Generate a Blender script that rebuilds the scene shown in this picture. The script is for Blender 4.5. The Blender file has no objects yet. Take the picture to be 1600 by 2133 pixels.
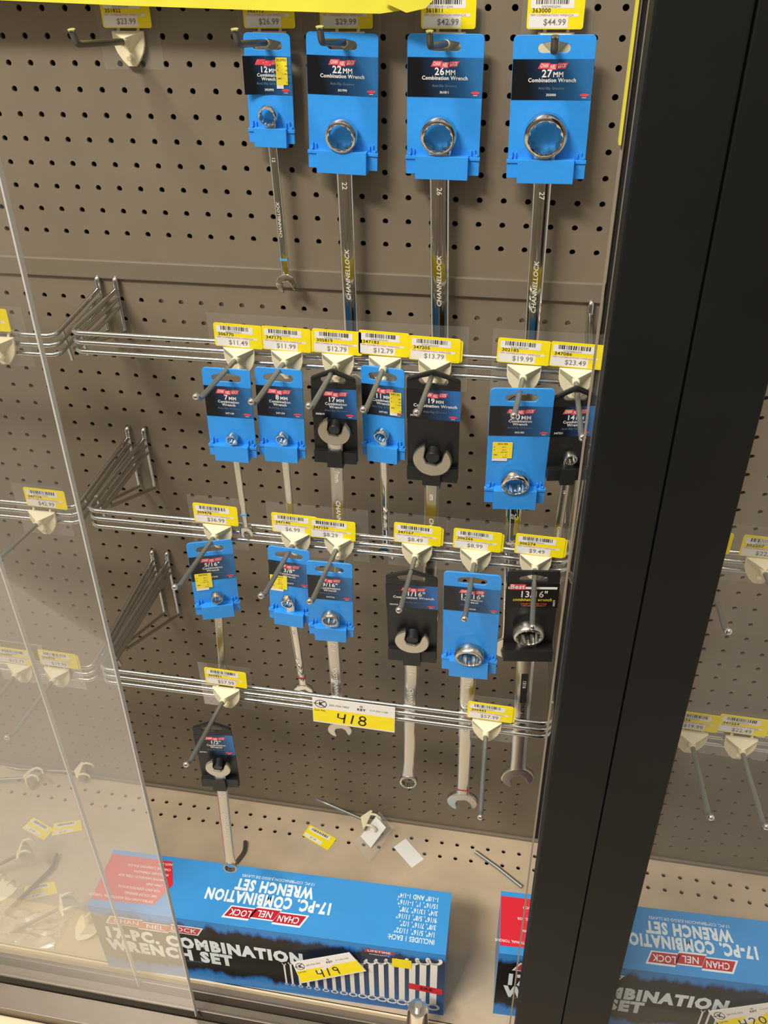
import bpy, bmesh, math, random
from mathutils import Vector, Matrix
random.seed(7)
S = bpy.context.scene
COL = S.collection
U = 0.0254          # every length below is in inches; meshes and locations are scaled by U

# ------------------------------------------------------------------ camera
cam_d = bpy.data.cameras.new('camera'); cam = bpy.data.objects.new('camera', cam_d); COL.objects.link(cam)
w = Vector((0.593167160, 0.179475325, 0.039205796))
Rcv = Matrix.Rotation(w.length, 3, w.normalized()) @ Matrix(((1,0,0),(0,0,-1),(0,1,0)))
M = Matrix((Rcv[0], -Rcv[1], -Rcv[2])).transposed().to_4x4()
M.translation = Vector((0.584989784, -0.964454067, 0.0758954936))
cam.matrix_world = M
cam_d.sensor_fit = 'HORIZONTAL'; cam_d.sensor_width = 36.0
cam_d.lens = 1850.6325 / 1600 * 36.0
cam_d.clip_start = 0.02; cam_d.clip_end = 50
S.camera = cam
S.view_settings.view_transform = 'Standard'; S.view_settings.look = 'None'
S.view_settings.gamma = 1; S.view_settings.use_curve_mapping = False
S.view_settings.exposure = 0.38

# ------------------------------------------------------------------ world and lamps
W = bpy.data.worlds.new('world'); S.world = W; W.use_nodes = True
bg = W.node_tree.nodes['Background']; bg.inputs[0].default_value = (1.0, 0.93, 0.83, 1); bg.inputs[1].default_value = 0.42
def area(name, loc, target, sx, sy, power, col=(1, .95, .86)):
    L = bpy.data.lights.new(name, 'AREA'); L.shape = 'RECTANGLE'; L.size = sx; L.size_y = sy
    L.energy = power; L.color = col
    o = bpy.data.objects.new(name, L); COL.objects.link(o); o.location = loc
    o.rotation_euler = (Vector(target) - Vector(loc)).to_track_quat('-Z', 'Y').to_euler()
    return o
area('ceiling_or_fill_lamp', (-1.35, -3.3, 4.0), (0.3, 0, -0.5), 2.0, 0.55, 262)
area('ceiling_or_fill_lamp', (1.2, -1.2, 3.6), (0.5, -0.2, -0.6), 2.4, 0.3, 26)  # unseen lamp added as fill
area('ceiling_or_fill_lamp', (-1.8, -1.8, 2.6), (0.3, -0.3, -0.8), 0.25, 2.4, 16)

# ------------------------------------------------------------------ materials
def lin(c):
    return tuple((x/12.92 if x <= .04045 else ((x+.055)/1.055)**2.4) for x in [v/255 for v in c]) + (1,)
def mat(name, rgb, rough=.5, metal=0, spec=.5, noise=0, nscale=60, bump=0, coat=0):
    m = bpy.data.materials.new(name); m.use_nodes = True
    nt = m.node_tree; b = nt.nodes['Principled BSDF']
    c = lin(rgb); b.inputs['Base Color'].default_value = c
    b.inputs['Roughness'].default_value = rough; b.inputs['Metallic'].default_value = metal
    b.inputs['Specular IOR Level'].default_value = spec
    b.inputs['Coat Weight'].default_value = coat
    if noise or bump:
        tc = nt.nodes.new('ShaderNodeTexCoord'); n = nt.nodes.new('ShaderNodeTexNoise')
        n.inputs['Scale'].default_value = nscale; n.inputs['Detail'].default_value = 5
        nt.links.new(tc.outputs['Object'], n.inputs['Vector'])
        if noise:
            r = nt.nodes.new('ShaderNodeValToRGB')
            lo = tuple(v*(1-noise) for v in c[:3]) + (1,); hi = tuple(min(1, v*(1+noise)) for v in c[:3]) + (1,)
            r.color_ramp.elements[0].color = lo; r.color_ramp.elements[1].color = hi
            r.color_ramp.elements[0].position = .3; r.color_ramp.elements[1].position = .7
            nt.links.new(n.outputs['Fac'], r.inputs[0]); nt.links.new(r.outputs[0], b.inputs['Base Color'])
        if bump:
            bp = nt.nodes.new('ShaderNodeBump'); bp.inputs['Strength'].default_value = bump; bp.inputs['Distance'].default_value = .0005
            nt.links.new(n.outputs['Fac'], bp.inputs['Height']); nt.links.new(bp.outputs[0], b.inputs['Normal'])
    return m
def clear(name, haze, tint=(1,1,1), rough=.03, gloss=.06, hazecol=(.9,.88,.84), scale=3):
    """acrylic: mostly transparent, a diffuse film that gives haze and a surface reflection"""
    m = bpy.data.materials.new(name); m.use_nodes = True; nt = m.node_tree
    for n in list(nt.nodes): nt.nodes.remove(n)
    out = nt.nodes.new('ShaderNodeOutputMaterial')
    tr = nt.nodes.new('ShaderNodeBsdfTransparent'); tr.inputs[0].default_value = tint + (1,)
    df = nt.nodes.new('ShaderNodeBsdfDiffuse'); df.inputs[0].default_value = hazecol + (1,)
    gl = nt.nodes.new('ShaderNodeBsdfGlossy'); gl.inputs['Roughness'].default_value = rough
    m1 = nt.nodes.new('ShaderNodeMixShader'); m2 = nt.nodes.new('ShaderNodeMixShader')
    tc = nt.nodes.new('ShaderNodeTexCoord'); n = nt.nodes.new('ShaderNodeTexNoise'); n.inputs['Scale'].default_value = scale
    nt.links.new(tc.outputs['Object'], n.inputs['Vector'])
    mr = nt.nodes.new('ShaderNodeMapRange'); mr.inputs['To Min'].default_value = haze*.75; mr.inputs['To Max'].default_value = haze*1.25
    nt.links.new(n.outputs['Fac'], mr.inputs[0]); nt.links.new(mr.outputs[0], m1.inputs[0])
    nt.links.new(tr.outputs[0], m1.inputs[1]); nt.links.new(df.outputs[0], m1.inputs[2])
    lw = nt.nodes.new('ShaderNodeFresnel'); lw.inputs[0].default_value = 1.3
    ml = nt.nodes.new('ShaderNodeMath'); ml.operation = 'MULTIPLY_ADD'; ml.inputs[1].default_value = .38; ml.inputs[2].default_value = gloss*.3
    nt.links.new(lw.outputs[0], ml.inputs[0]); nt.links.new(ml.outputs[0], m2.inputs[0])
    nt.links.new(m1.outputs[0], m2.inputs[1]); nt.links.new(gl.outputs[0], m2.inputs[2])
    nt.links.new(m2.outputs[0], out.inputs[0])
    return m

MT = {}
MT['board'] = mat('board_paint', (124,111,93), .55, noise=.06, nscale=12, bump=.05)
MT['deck'] = mat('deck_paint', (190,170,143), .5, noise=.12, nscale=14, bump=.05)
MT['rail'] = mat('rail_paint', (118,107,91), .4)
MT['cavity'] = mat('dark_cavity', (22,18,15), .9)
MT['pale'] = mat('pale_steel', (215,208,192), .5)
MT['blue'] = mat('blue_plastic', (50,152,238), .38, noise=.03, nscale=200)
MT['black'] = mat('black_plastic', (27,27,28), .42)
MT['post'] = mat('black_post', (15,15,14), .55, spec=.25, noise=.3, nscale=9, bump=.1)
MT['seam'] = mat('seam_black', (6,6,6), .8)
MT['chrome'] = mat('chrome', (225,222,215), .09, 1)
MT['satin'] = mat('satin_chrome', (205,201,190), .27, 1, bump=.05, nscale=150)
MT['wire'] = mat('zinc_wire', (205,205,200), .2, 1)
MT['rod'] = mat('grey_rod', (150,153,149), .38, .75)
MT['rod_dark'] = mat('gunmetal_rod', (110,107,100), .35, .8)
MT['cream'] = mat('cream_plastic', (232,221,186), .5)
MT['yellow'] = mat('yellow_card', (248,226,14), .5, noise=.03, nscale=100)
MT['yellowstk'] = mat('yellow_sticker', (248,226,50), .5)
MT['white'] = mat('white_print', (236,232,226), .5)
MT['whitebox'] = mat('white_box_print', (225,236,240), .35)
MT['ink'] = mat('black_ink', (35,30,28), .6)
MT['grey_ink'] = mat('grey_ink', (132,124,118), .6)
MT['red_ink'] = mat('red_ink', (196,120,96), .6)
MT['logo'] = mat('logo_red', (226,74,90), .45)
MT['logo_dark'] = mat('box_logo_red', (188,28,46), .35)
MT['orange'] = mat('orange_print', (235,110,40), .5)
MT['dimtext'] = mat('dim_blue_text', (96,122,148), .5)
MT['boxblue'] = mat('box_blue', (60,148,216), .3, noise=.03, nscale=30, coat=.2)
MT['boxred'] = mat('box_red', (216,42,58), .3)
MT['boxedge'] = mat('cardboard_edge', (205,190,165), .8)
MT['blueband'] = mat('blue_band', (20,90,190), .4)
MT['cyanband'] = mat('cyan_band', (70,160,225), .4)
MT['redband'] = mat('red_band', (150,30,34), .4)
MT['slot'] = mat('dark_insert', (24,24,24), .35)
MT['floor'] = mat('floor_vinyl', (190,180,165), .35, noise=.08, nscale=2)
MT['aisle'] = mat('aisle_shelving', (128,118,106), .7, noise=.5, nscale=5)
MT['base'] = mat('base_cream', (228,208,172), .5)
MT['bronze'] = mat('track_bronze', (118,106,92), .35, .3)
MT['edge'] = mat('frosted_edge', (196,192,184), .5)
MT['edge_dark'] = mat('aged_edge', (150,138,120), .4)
MT['pane'] = clear('acrylic_pane', .035, scale=4)  # diffuse share paints in haze of reflected surroundings
MT['flag'] = clear('clear_flag', .075, rough=.15, gloss=.02, hazecol=(.75,.72,.67))
MT['bag'] = clear('crinkled_film', .28, rough=.12, gloss=.5, scale=40)
m = MT['bag']; nt = m.node_tree; gl = [n for n in nt.nodes if n.type == 'BSDF_GLOSSY'][0]
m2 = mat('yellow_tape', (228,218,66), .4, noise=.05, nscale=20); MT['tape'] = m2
# header print: black running to deep blue on the right
def header_mat(name, x0, c0, c1, c2):
    m = bpy.data.materials.new(name); m.use_nodes = True; nt = m.node_tree; b = nt.nodes['Principled BSDF']
    tc = nt.nodes.new('ShaderNodeTexCoord'); sp = nt.nodes.new('ShaderNodeSeparateXYZ')
    nt.links.new(tc.outputs['Generated'], sp.inputs[0])
    mx = nt.nodes.new('ShaderNodeMath'); mx.operation = 'MULTIPLY_ADD'; mx.inputs[1].default_value = .12
    nt.links.new(sp.outputs['Z'], mx.inputs[0]); nt.links.new(sp.outputs['X'], mx.inputs[2])
    r = nt.nodes.new('ShaderNodeValToRGB'); e = r.color_ramp.elements
    e[0].position = x0; e[0].color = lin(c0); e[1].position = 1.05; e[1].color = lin(c2)
    k = e.new(x0+.35); k.color = lin(c1)
    nt.links.new(mx.outputs[0], r.inputs[0]); nt.links.new(r.outputs[0], b.inputs['Base Color'])
    b.inputs['Roughness'].default_value = .32
    return m
MT['header'] = header_mat('header_print', .25, (12,16,22), (22,58,92), (44,110,168))
MT['header_b'] = header_mat('header_print_blue', .38, (14,16,22), (26,62,104), (40,104,172))
MT['header_d'] = mat('header_black', (14,13,13), .35)
# box front: black field with ragged blue borders
def front_mat():
    m = bpy.data.materials.new('box_front_print'); m.use_nodes = True; nt = m.node_tree; b = nt.nodes['Principled BSDF']
    tc = nt.nodes.new('ShaderNodeTexCoord'); sp = nt.nodes.new('ShaderNodeSeparateXYZ'); nt.links.new(tc.outputs['Generated'], sp.inputs[0])
    mp = nt.nodes.new('ShaderNodeMapping'); mp.inputs['Scale'].default_value = (22, 1, 1.2); nt.links.new(tc.outputs['Generated'], mp.inputs[0])
    n = nt.nodes.new('ShaderNodeTexNoise'); n.inputs['Scale'].default_value = 1.0; n.inputs['Detail'].default_value = 9; n.inputs['Roughness'].default_value = .62
    nt.links.new(mp.outputs[0], n.inputs['Vector'])
    a = nt.nodes.new('ShaderNodeMath'); a.operation = 'SUBTRACT'; a.inputs[1].default_value = .5; nt.links.new(n.outputs['Fac'], a.inputs[0])
    z = nt.nodes.new('ShaderNodeMath'); z.operation = 'MULTIPLY_ADD'; z.inputs[1].default_value = .32
    nt.links.new(a.outputs[0], z.inputs[0]); nt.links.new(sp.outputs['Z'], z.inputs[2])
    r = nt.nodes.new('ShaderNodeValToRGB'); e = r.color_ramp.elements
    blu = lin((46,134,208)); blk = lin((10,11,13)); db = lin((30,84,150))
    e[0].position = .0; e[0].color = blu; e[1].position = 1; e[1].color = blu
    for p, c in ((.12, blu), (.17, db), (.2, blk), (.86, blk), (.89, db), (.935, blu)):
        k = e.new(p); k.color = c
    nt.links.new(z.outputs[0], r.inputs[0])
    # picture ground at the right: slate blue fading from mid blue at the bottom
    r2 = nt.nodes.new('ShaderNodeValToRGB'); e = r2.color_ramp.elements
    e[0].position = .08; e[0].color = lin((44,104,174)); e[1].position = .9; e[1].color = lin((38,48,66)); k_ = e.new(.4); k_.color = lin((66,84,114))
    nt.links.new(sp.outputs['Z'], r2.inputs[0])
    rx = nt.nodes.new('ShaderNodeValToRGB'); e = rx.color_ramp.elements
    e[0].position = .55; e[0].color = (0,0,0,1); e[1].position = .8; e[1].color = (1,1,1,1)
    nt.links.new(sp.outputs['X'], rx.inputs[0])
    mk = nt.nodes.new('ShaderNodeMath'); mk.operation = 'LESS_THAN'; mk.inputs[1].default_value = .88; nt.links.new(z.outputs[0], mk.inputs[0])
    mm = nt.nodes.new('ShaderNodeMath'); mm.operation = 'MULTIPLY'; nt.links.new(mk.outputs[0], mm.inputs[0]); nt.links.new(rx.outputs[0], mm.inputs[1])
    mx = nt.nodes.new('ShaderNodeMixRGB'); nt.links.new(mm.outputs[0], mx.inputs[0]); nt.links.new(r.outputs[0], mx.inputs[1]); nt.links.new(r2.outputs[0], mx.inputs[2])
    nt.links.new(mx.outputs[0], b.inputs['Base Color']); b.inputs['Roughness'].default_value = .3; b.inputs['Specular IOR Level'].default_value = .2
    return m
MT['boxfront'] = front_mat()

# ------------------------------------------------------------------ mesh helpers (inches)
class MB:
    def __init__(s): s.v = []; s.f = []
    def add(s, vs, fs):
        n = len(s.v); s.v += [tuple(x) for x in vs]; s.f += [tuple(i+n for i in f) for f in fs]; return s
    def box(s, a, b):
        (x0,y0,z0),(x1,y1,z1) = a, b
        return s.add([(x0,y0,z0),(x1,y0,z0),(x1,y1,z0),(x0,y1,z0),(x0,y0,z1),(x1,y0,z1),(x1,y1,z1),(x0,y1,z1)],
                     [(0,3,2,1),(4,5,6,7),(0,1,5,4),(1,2,6,5),(2,3,7,6),(3,0,4,7)])
    def prism(s, pts, y0, y1):
        """convex/simple polygon in xz (counter-clockwise seen from the front) between y0 (front) and y1 (back)"""
        n = len(pts)
        vs = [(x,y0,z) for x,z in pts] + [(x,y1,z) for x,z in pts]
        fs = [tuple(range(n)), tuple(range(2*n-1, n-1, -1))] + [(i, i+n, (i+1)%n+n, (i+1)%n) for i in range(n)]
        return s.add(vs, fs)
    def tube(s, pts, r, seg=10, r2=None):
        pts = [Vector(p) for p in pts]; n = len(pts); vs = []; fs = []
        t0 = (pts[1]-pts[0]).normalized(); up = Vector((0,0,1)) if abs(t0.z) < .9 else Vector((1,0,0))
        nx = t0.cross(up).normalized()
        for i, p in enumerate(pts):
            if i == 0: t = t0
            elif i == n-1: t = (pts[-1]-pts[-2]).normalized()
            else: t = ((pts[i+1]-p).normalized() + (p-pts[i-1]).normalized()).normalized()
            nx = (nx - t*nx.dot(t)).normalized(); ny = t.cross(nx)
            rr = r if r2 is None else r + (r2-r)*i/(n-1)
            for k in range(seg):
                a = 2*math.pi*k/seg; vs.append(p + nx*math.cos(a)*rr + ny*math.sin(a)*rr)
        for i in range(n-1):
            for k in range(seg):
                a = i*seg+k; b = i*seg+(k+1) % seg; fs.append((a, b, b+seg, a+seg))
        fs.append(tuple(range(seg-1, -1, -1))); fs.append(tuple(range((n-1)*seg, n*seg)))
        return s.add(vs, fs)
    def ball(s, c, r, n=10, sq=1):
        vs = []; fs = []; c = Vector(c)
        vs.append(c+Vector((0,0,r*sq)))
        for i in range(1, n):
            a = math.pi*i/n
            for k in range(2*n):
                b = math.pi*k/n; vs.append(c+Vector((r*math.sin(a)*math.cos(b), r*math.sin(a)*math.sin(b), r*sq*math.cos(a))))
        vs.append(c-Vector((0,0,r*sq))); m = 2*n
        for k in range(m): fs.append((0, 1+k, 1+(k+1) % m))
        for i in range(n-2):
            for k in range(m):
                a = 1+i*m+k; b = 1+i*m+(k+1) % m; fs.append((a, a+m, b+m, b))
        L = len(vs)-1
        for k in range(m): fs.append((L, L-m+(k+1) % m, L-m+k))
        return s.add(vs, fs)
    def rings(s, loops, cap=True):
        """loops: list of equally long closed point lists"""
        n = len(loops[0]); vs = [p for l in loops for p in l]; fs = []
        for i in range(len(loops)-1):
            for k in range(n):
                a = i*n+k; b = i*n+(k+1) % n; fs.append((a, b, b+n, a+n))
        if cap: fs.append(tuple(range(n-1, -1, -1))); fs.append(tuple(range((len(loops)-1)*n, len(loops)*n)))
        return s.add(vs, fs)
    def xf(s, fn): s.v = [tuple(fn(Vector(p))) for p in s.v]; return s
    def build(s, name, m, parent=None, smooth=None, bevel=0, loc=(0,0,0), rot=(0,0,0)):
        me = bpy.data.meshes.new(name); me.from_pydata([(x*U,y*U,z*U) for x,y,z in s.v], [], s.f)
        me.materials.append(MT[m]); bm = bmesh.new(); bm.from_mesh(me); bmesh.ops.recalc_face_normals(bm, faces=bm.faces); bm.to_mesh(me); bm.free()
        if smooth is not None:
            me.shade_smooth(); me.set_sharp_from_angle(angle=math.radians(smooth))
        o = bpy.data.objects.new(name, me); COL.objects.link(o)
        o.location = [c*U for c in loc]; o.rotation_euler = rot
        if parent: o.parent = parent
        if bevel:
            b = o.modifiers.new('bevel', 'BEVEL'); b.width = bevel*U; b.segments = 2; b.limit_method = 'ANGLE'; b.angle_limit = .7
        return o
def tag(o, label=None, cat=None, group=None, kind=None):
    if label: o['label'] = label
    if cat: o['category'] = cat
    if group: o['group'] = group
    if kind: o['kind'] = kind
    return o
def thing(name, label, cat, loc=(0,0,0), rot=(0,0,0), group=None):
    o = bpy.data.objects.new(name, None); COL.objects.link(o); o.empty_display_size = .02
    o.location = [c*U for c in loc]; o.rotation_euler = rot
    return tag(o, label, cat, group)
DG = bpy.context.evaluated_depsgraph_get
def curve_mesh(setup):
    cu = setup(); ob = bpy.data.objects.new('tmp', cu); COL.objects.link(ob)
    dg = DG(); dg.update(); ev = ob.evaluated_get(dg); me = ev.to_mesh()
    vs = [tuple(v.co) for v in me.vertices]; fs = [tuple(p.vertices) for p in me.polygons]
    ev.to_mesh_clear(); bpy.data.objects.remove(ob); bpy.data.curves.remove(cu)
    return vs, fs
def plate(loops, y0, y1, bev=0.0):
    """flat sheet with holes: loops in (x, z); front at y0, back at y1"""
    def setup():
        cu = bpy.data.curves.new('t', 'CURVE'); cu.dimensions = '2D'; cu.fill_mode = 'BOTH'
        cu.extrude = max((y1-y0)/2-bev, .0005); cu.bevel_depth = bev; cu.bevel_resolution = 1
        for l in loops:
            sp = cu.splines.new('POLY'); sp.points.add(len(l)-1)
            for p, (x, z) in zip(sp.points, l): p.co = (x, z, 0, 1)
            sp.use_cyclic_u = True
        return cu
    vs, fs = curve_mesh(setup); ym = (y0+y1)/2
    return MB().add([(x, ym - z, y) for x, y, z in vs], fs)
TC = {}
def text_mb(items):
    """items: (string, x, z, size, align L/C/R, bold[, xstretch, shear, rot]) in the xz plane facing -y"""
    out = MB()
    for it in items:
        s, x, z, size, al, bold = it[:6]; xs = it[6] if len(it) > 6 else 1; sh = it[7] if len(it) > 7 else 0; rot = it[8] if len(it) > 8 else 0
        key = (s, al, bold)
        if key not in TC:
            def setup():
                cu = bpy.data.curves.new('t', 'FONT'); cu.body = s; cu.size = 1; cu.resolution_u = 2
                cu.align_x = {'L': 'LEFT', 'C': 'CENTER', 'R': 'RIGHT'}[al]; cu.align_y = 'CENTER'; cu.offset = bold
                cu.space_character = 1 + bold*3
                return cu
            TC[key] = curve_mesh(setup)
        vs, fs = TC[key]; c, sn = math.cos(rot), math.sin(rot)
        pts = []
        for a, b, _ in vs:
            px, pz = (a*xs + b*sh)*size, b*size
            pts.append((x + px*c - pz*sn, 0, z + px*sn + pz*c))
        out.add(pts, fs)
    return out
def rects(lst):
    b = MB()
    for x0, z0, x1, z1 in lst: b.add([(x0,0,z0),(x1,0,z0),(x1,0,z1),(x0,0,z1)], [(0,1,2,3)])
    return b
def rrect(x0, z0, x1, z1, r, n=4, corners=(1,1,1,1)):
    pts = []
    for (cx, cz, a0), on in zip(((x1-r, z0+r, -90), (x1-r, z1-r, 0), (x0+r, z1-r, 90), (x0+r, z0+r, 180)), corners):
        if not on:
            pts.append({-90: (x1,z0), 0: (x1,z1), 90: (x0,z1), 180: (x0,z0)}[a0]); continue
        for k in range(n+1):
            a = math.radians(a0 + 90*k/n); pts.append((cx+r*math.cos(a), cz+r*math.sin(a)))
    return pts
def stroke(pts, w_):
    b = MB(); P = [Vector(p) for p in pts]; L = []; R = []
    for i, p in enumerate(P):
        t = (P[min(i+1, len(P)-1)] - P[max(i-1, 0)]).normalized(); n = Vector((-t.y, t.x))*w_/2
        L.append(p+n); R.append(p-n)
    n = len(P)
    return b.add([(q.x, 0, q.y) for q in L+R], [(i, i+1, i+1+n, i+n) for i in range(n-1)])
def arc(cx, cz, rx, rz, a0, a1, n=14):
    return [(cx+rx*math.cos(math.radians(a0+(a1-a0)*k/n)), cz+rz*math.sin(math.radians(a0+(a1-a0)*k/n))) for k in range(n+1)]
def push(b, y): return b.xf(lambda p: Vector((p.x, p.y+y, p.z)))

# ------------------------------------------------------------------ pegboard, deck, rails
def perforated(x0, x1, z0, z1, ox, oz, px, pz, r, th, skip=lambda i, j: False, seg=12):
    """sheet in xz with round holes on a grid through (ox, oz); only whole cells are perforated"""
    b = MB()
    i0 = math.ceil((x0+px/2-ox)/px); i1 = math.floor((x1-px/2-ox)/px)
    j0 = math.ceil((z0+pz/2-oz)/pz); j1 = math.floor((z1-pz/2-oz)/pz)
    X0 = ox+(i0-.5)*px; X1 = ox+(i1+.5)*px; Z0 = oz+(j0-.5)*pz; Z1 = oz+(j1+.5)*pz
    for a in ((x0,z0,x1,Z0), (x0,Z1,x1,z1), (x0,Z0,X0,Z1), (X1,Z0,x1,Z1)):
        if a[2]-a[0] > 1e-4 and a[3]-a[1] > 1e-4: b.add([(a[0],0,a[1]),(a[2],0,a[1]),(a[2],0,a[3]),(a[0],0,a[3])], [(0,1,2,3)])
    for i in range(i0, i1+1):
        for j in range(j0, j1+1):
            cx, cz = ox+i*px, oz+j*pz; vs = []
            for k in range(seg):
                a = 2*math.pi*(k+.5)/seg; ca, sa = math.cos(a), math.sin(a)
                q = min(px/2/abs(ca), pz/2/abs(sa)); vs.append((cx+ca*q, 0, cz+sa*q))
            n = seg
            for k in range(seg):
                a = 2*math.pi*(k+.5)/seg; vs.append((cx+r*math.cos(a), 0, cz+r*math.sin(a)))
            for k in range(seg):
                a = 2*math.pi*(k+.5)/seg; vs.append((cx+r*math.cos(a), th, cz+r*math.sin(a)))
            c = [(cx+px/2,0,cz+pz/2),(cx-px/2,0,cz+pz/2),(cx-px/2,0,cz-pz/2),(cx+px/2,0,cz-pz/2)]
            vs += c; fs = []
            for k in range(seg):
                m_ = (k+1) % seg; fs.append((k, m_, n+m_, n+k)); fs.append((n+k, n+m_, 2*n+m_, 2*n+k))
            # corner fillers (outer ring points lie on the cell border)
            per = seg//4
            for q in range(4):
                k = per*q + per//2 - 1 if seg == 12 else None
                a_, b_ = per*q+1-0, per*q+1
            for q, (ka, kb) in enumerate(((0,1),(3,4),(6,7),(9,10))):
                pass
            for k in range(seg):
                m_ = (k+1) % seg
                A, B = Vector(vs[k]), Vector(vs[m_])
                if abs(A.x-B.x) > 1e-5 and abs(A.z-B.z) > 1e-5:
                    ci = min(range(4), key=lambda t: (Vector(c[t])-(A+B)/2).length)
                    fs.append((k, 3*n+ci, m_))
            b.add(vs, fs)
    return b
pan = perforated(-16, 25.55, -10.27, 5, 0, 0, 1, 1, .125, .14).build('pegboard_panel', 'board')
tag(pan, 'upper brown pegboard panel behind the top row of hooks', 'pegboard')
pan = perforated(-16, 25.55, -48.4, -10.9, .12, -.155, 1, 1, .125, .14).build('pegboard_panel', 'board')
tag(pan, 'lower brown pegboard panel above the bottom deck, left of the black post', 'pegboard')
pan = perforated(25.75, 45, -48.4, 5, .12, -.155, 1, 1, .125, .14).build('pegboard_panel', 'board')
tag(pan, 'brown pegboard panel right of the black post', 'pegboard')
r_ = MB().box((-16,-.16,-11.13), (25.5,.1,-10.26)); r_.build('seam_rail', 'rail', bevel=.05)
tag(bpy.data.objects['seam_rail'], 'painted horizontal seam rail between upper and lower pegboard', 'rail')
tag(MB().box((-16.5,.9,-49.5), (46,1.1,5.5)).build('wall_back', 'cavity'), kind='structure')
for i_, (x0, x1, z0, z1) in enumerate(((4.4,10.6,-13.7,-11.75), (19.5,24.6,-13.4,-11.7), (19.6,24.9,-33.9,-31.2), (4.8,8.4,-33.6,-31.9))):
    o = MB().box((x0,.2,z0), (x1,.26,z1)).build('light_catch_sheet', 'pale')  # pale sheets added to catch light as bright spots in the holes
    tag(o, ['pale sheet added behind peg holes below the seam rail, left',
            'pale sheet added behind peg holes near the upper right bracket',
            'pale sheet added behind peg holes beside the lowest right wrenches',
            'pale sheet added behind peg holes under the lowest left bars'][i_], 'sheet')
# deck
dk = perforated(-18, 45, -2.8, -.6, 8.24, -1.23, 1.022, 1.04, .135, .12)
dk.add([(-18,0,-.6),(45,0,-.6),(45,0,0),(-18,0,0)], [(0,1,2,3)])
dk.add([(-18,0,-12.75),(45,0,-12.75),(45,0,-2.8),(-18,0,-2.8)], [(0,1,2,3)])
dk.xf(lambda p: Vector((p.x, p.z, -48.46 - p.y)))
deck = thing('shelf_deck', 'pale brown bottom deck of the case with two rows of holes', 'shelf', (0,0,-48.46))
o = dk.build('deck_panel', 'deck', None, loc=(0,0,0)); o.parent = deck; o.location = (0,0,48.46*U)
o = MB().box((-18,-12.86,-49.2), (45,-12.7,-48.46)).build('deck_lip', 'base', deck, loc=(0,0,48.46)); o['label'] = 'pale front edge of the deck'
o = MB().box((-18,-.22,-48.46), (45,-.02,-48.2)).build('back_rim', 'rail', deck, loc=(0,0,48.46), bevel=.05); o['label'] = 'darker rim along the back of the deck'
tag(MB().box((-18,-12.6,-50.4), (45,.8,-50.2)).build('floor_inside', 'cavity'), kind='structure')
tr_ = thing('door_track', 'dark bronze double track along the front of the case', 'track', (0,-14.5,-48.9))
b = MB()
for y0, y1, z1 in ((-13.45,-12.87,-48.75), (-13.5,-13.38,-48.4), (-14.42,-13.78,-48.75), (-14.5,-14.36,-48.42), (-16.2,-14.86,-48.62)):
    b.box((-18,y0,-49.6), (45,y1,z1))
o = b.build('track_channel', 'bronze', tr_, loc=(0,14.5,48.9), bevel=.03)
b = MB().box((-18,-16.2,-50), (45,-12.9,-49.5)); b.build('groove', 'seam', tr_, loc=(0,14.5,48.9))
tag(MB().box((-18,-20,-62), (46,-16.25,-49.3)).build('case_base', 'base', bevel=.1), 'cream base cabinet edge below the door track', 'cabinet')

# ------------------------------------------------------------------ posts and acrylic doors
post = thing('frame_post', 'wide matte black upright post dividing the display case', 'post', (26.7,-15,-50))
for x0, x1, y0 in ((24.78,26.85,-15.4), (26.9,29.0,-15.35)):
    MB().box((x0,y0,-50), (x1,-13.9,8)).build('upright', 'post', post, bevel=.06, loc=(-26.7,15,50))
MB().box((26.8,-15.2,-50), (26.92,-14,8)).build('seam', 'seam', post, loc=(-26.7,15,50))
def pane(label, quad, y, th=.22, edge=None, em='edge'):
    """quad: (x, z) four corners ccw from bottom left; edge: indexes of the side that shows"""
    t = thing('sliding_pane', label, 'acrylic door', (quad[0][0], y, quad[0][1]))
    lo = (-quad[0][0], -y, -quad[0][1])
    MB().add([(x, y, z) for x, z in quad], [(0,1,2,3)]).build('sheet', 'pane', t, loc=lo)
    if edge:
        (xa, za), (xb, zb) = quad[edge[0]], quad[edge[1]]; s = edge[2]
        P = [(xa,y-th/2,za),(xa+s*.06,y-th/2,za),(xa+s*.06,y+th/2,za),(xa,y+th/2,za)]
        Q = [(x+xb-xa, yy, zb) for x, yy, _ in P]
        e = MB().add(P+Q, [(0,1,2,3),(4,5,6,7),(0,1,5,4),(1,2,6,5),(2,3,7,6),(3,0,4,7)]).build('polished_edge', em, t, loc=lo)
        e['label'] = 'whitish cut edge of the clear sheet'
    return t
pane('outer clear sliding door whose edge crosses the left half', [(-30,-48.5),(7.2,-48.5),(7.98,4),(-30,4)], -14.68, edge=(1,2,1))
pane('inner clear sliding door overlapping at the far left', [(-30,-48.5),(3.3,-48.5),(2.95,4),(-30,4)], -13.64, edge=(1,2,1))
pane('clear sliding door on the right side of the black post', [(28.9,-48.5),(60,-48.5),(60,4),(28.9,4)], -14.68)
pane('clear door slat tucked behind the left side of the post', [(24.62,-48.5),(28.5,-48.5),(28.5,4),(24.62,4)], -13.64, edge=(0,3,-1), em='edge_dark')
o = MB().box((24.5,-13.85,-1.9), (24.56,-13.4,4)).build('tape_reflection', 'tape'); tag(o, 'narrow yellow strip painting the tape reflection on the pane edge by the post', 'tape')  # yellow strip stands in for the tape's reflection in the pane edge

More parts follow.
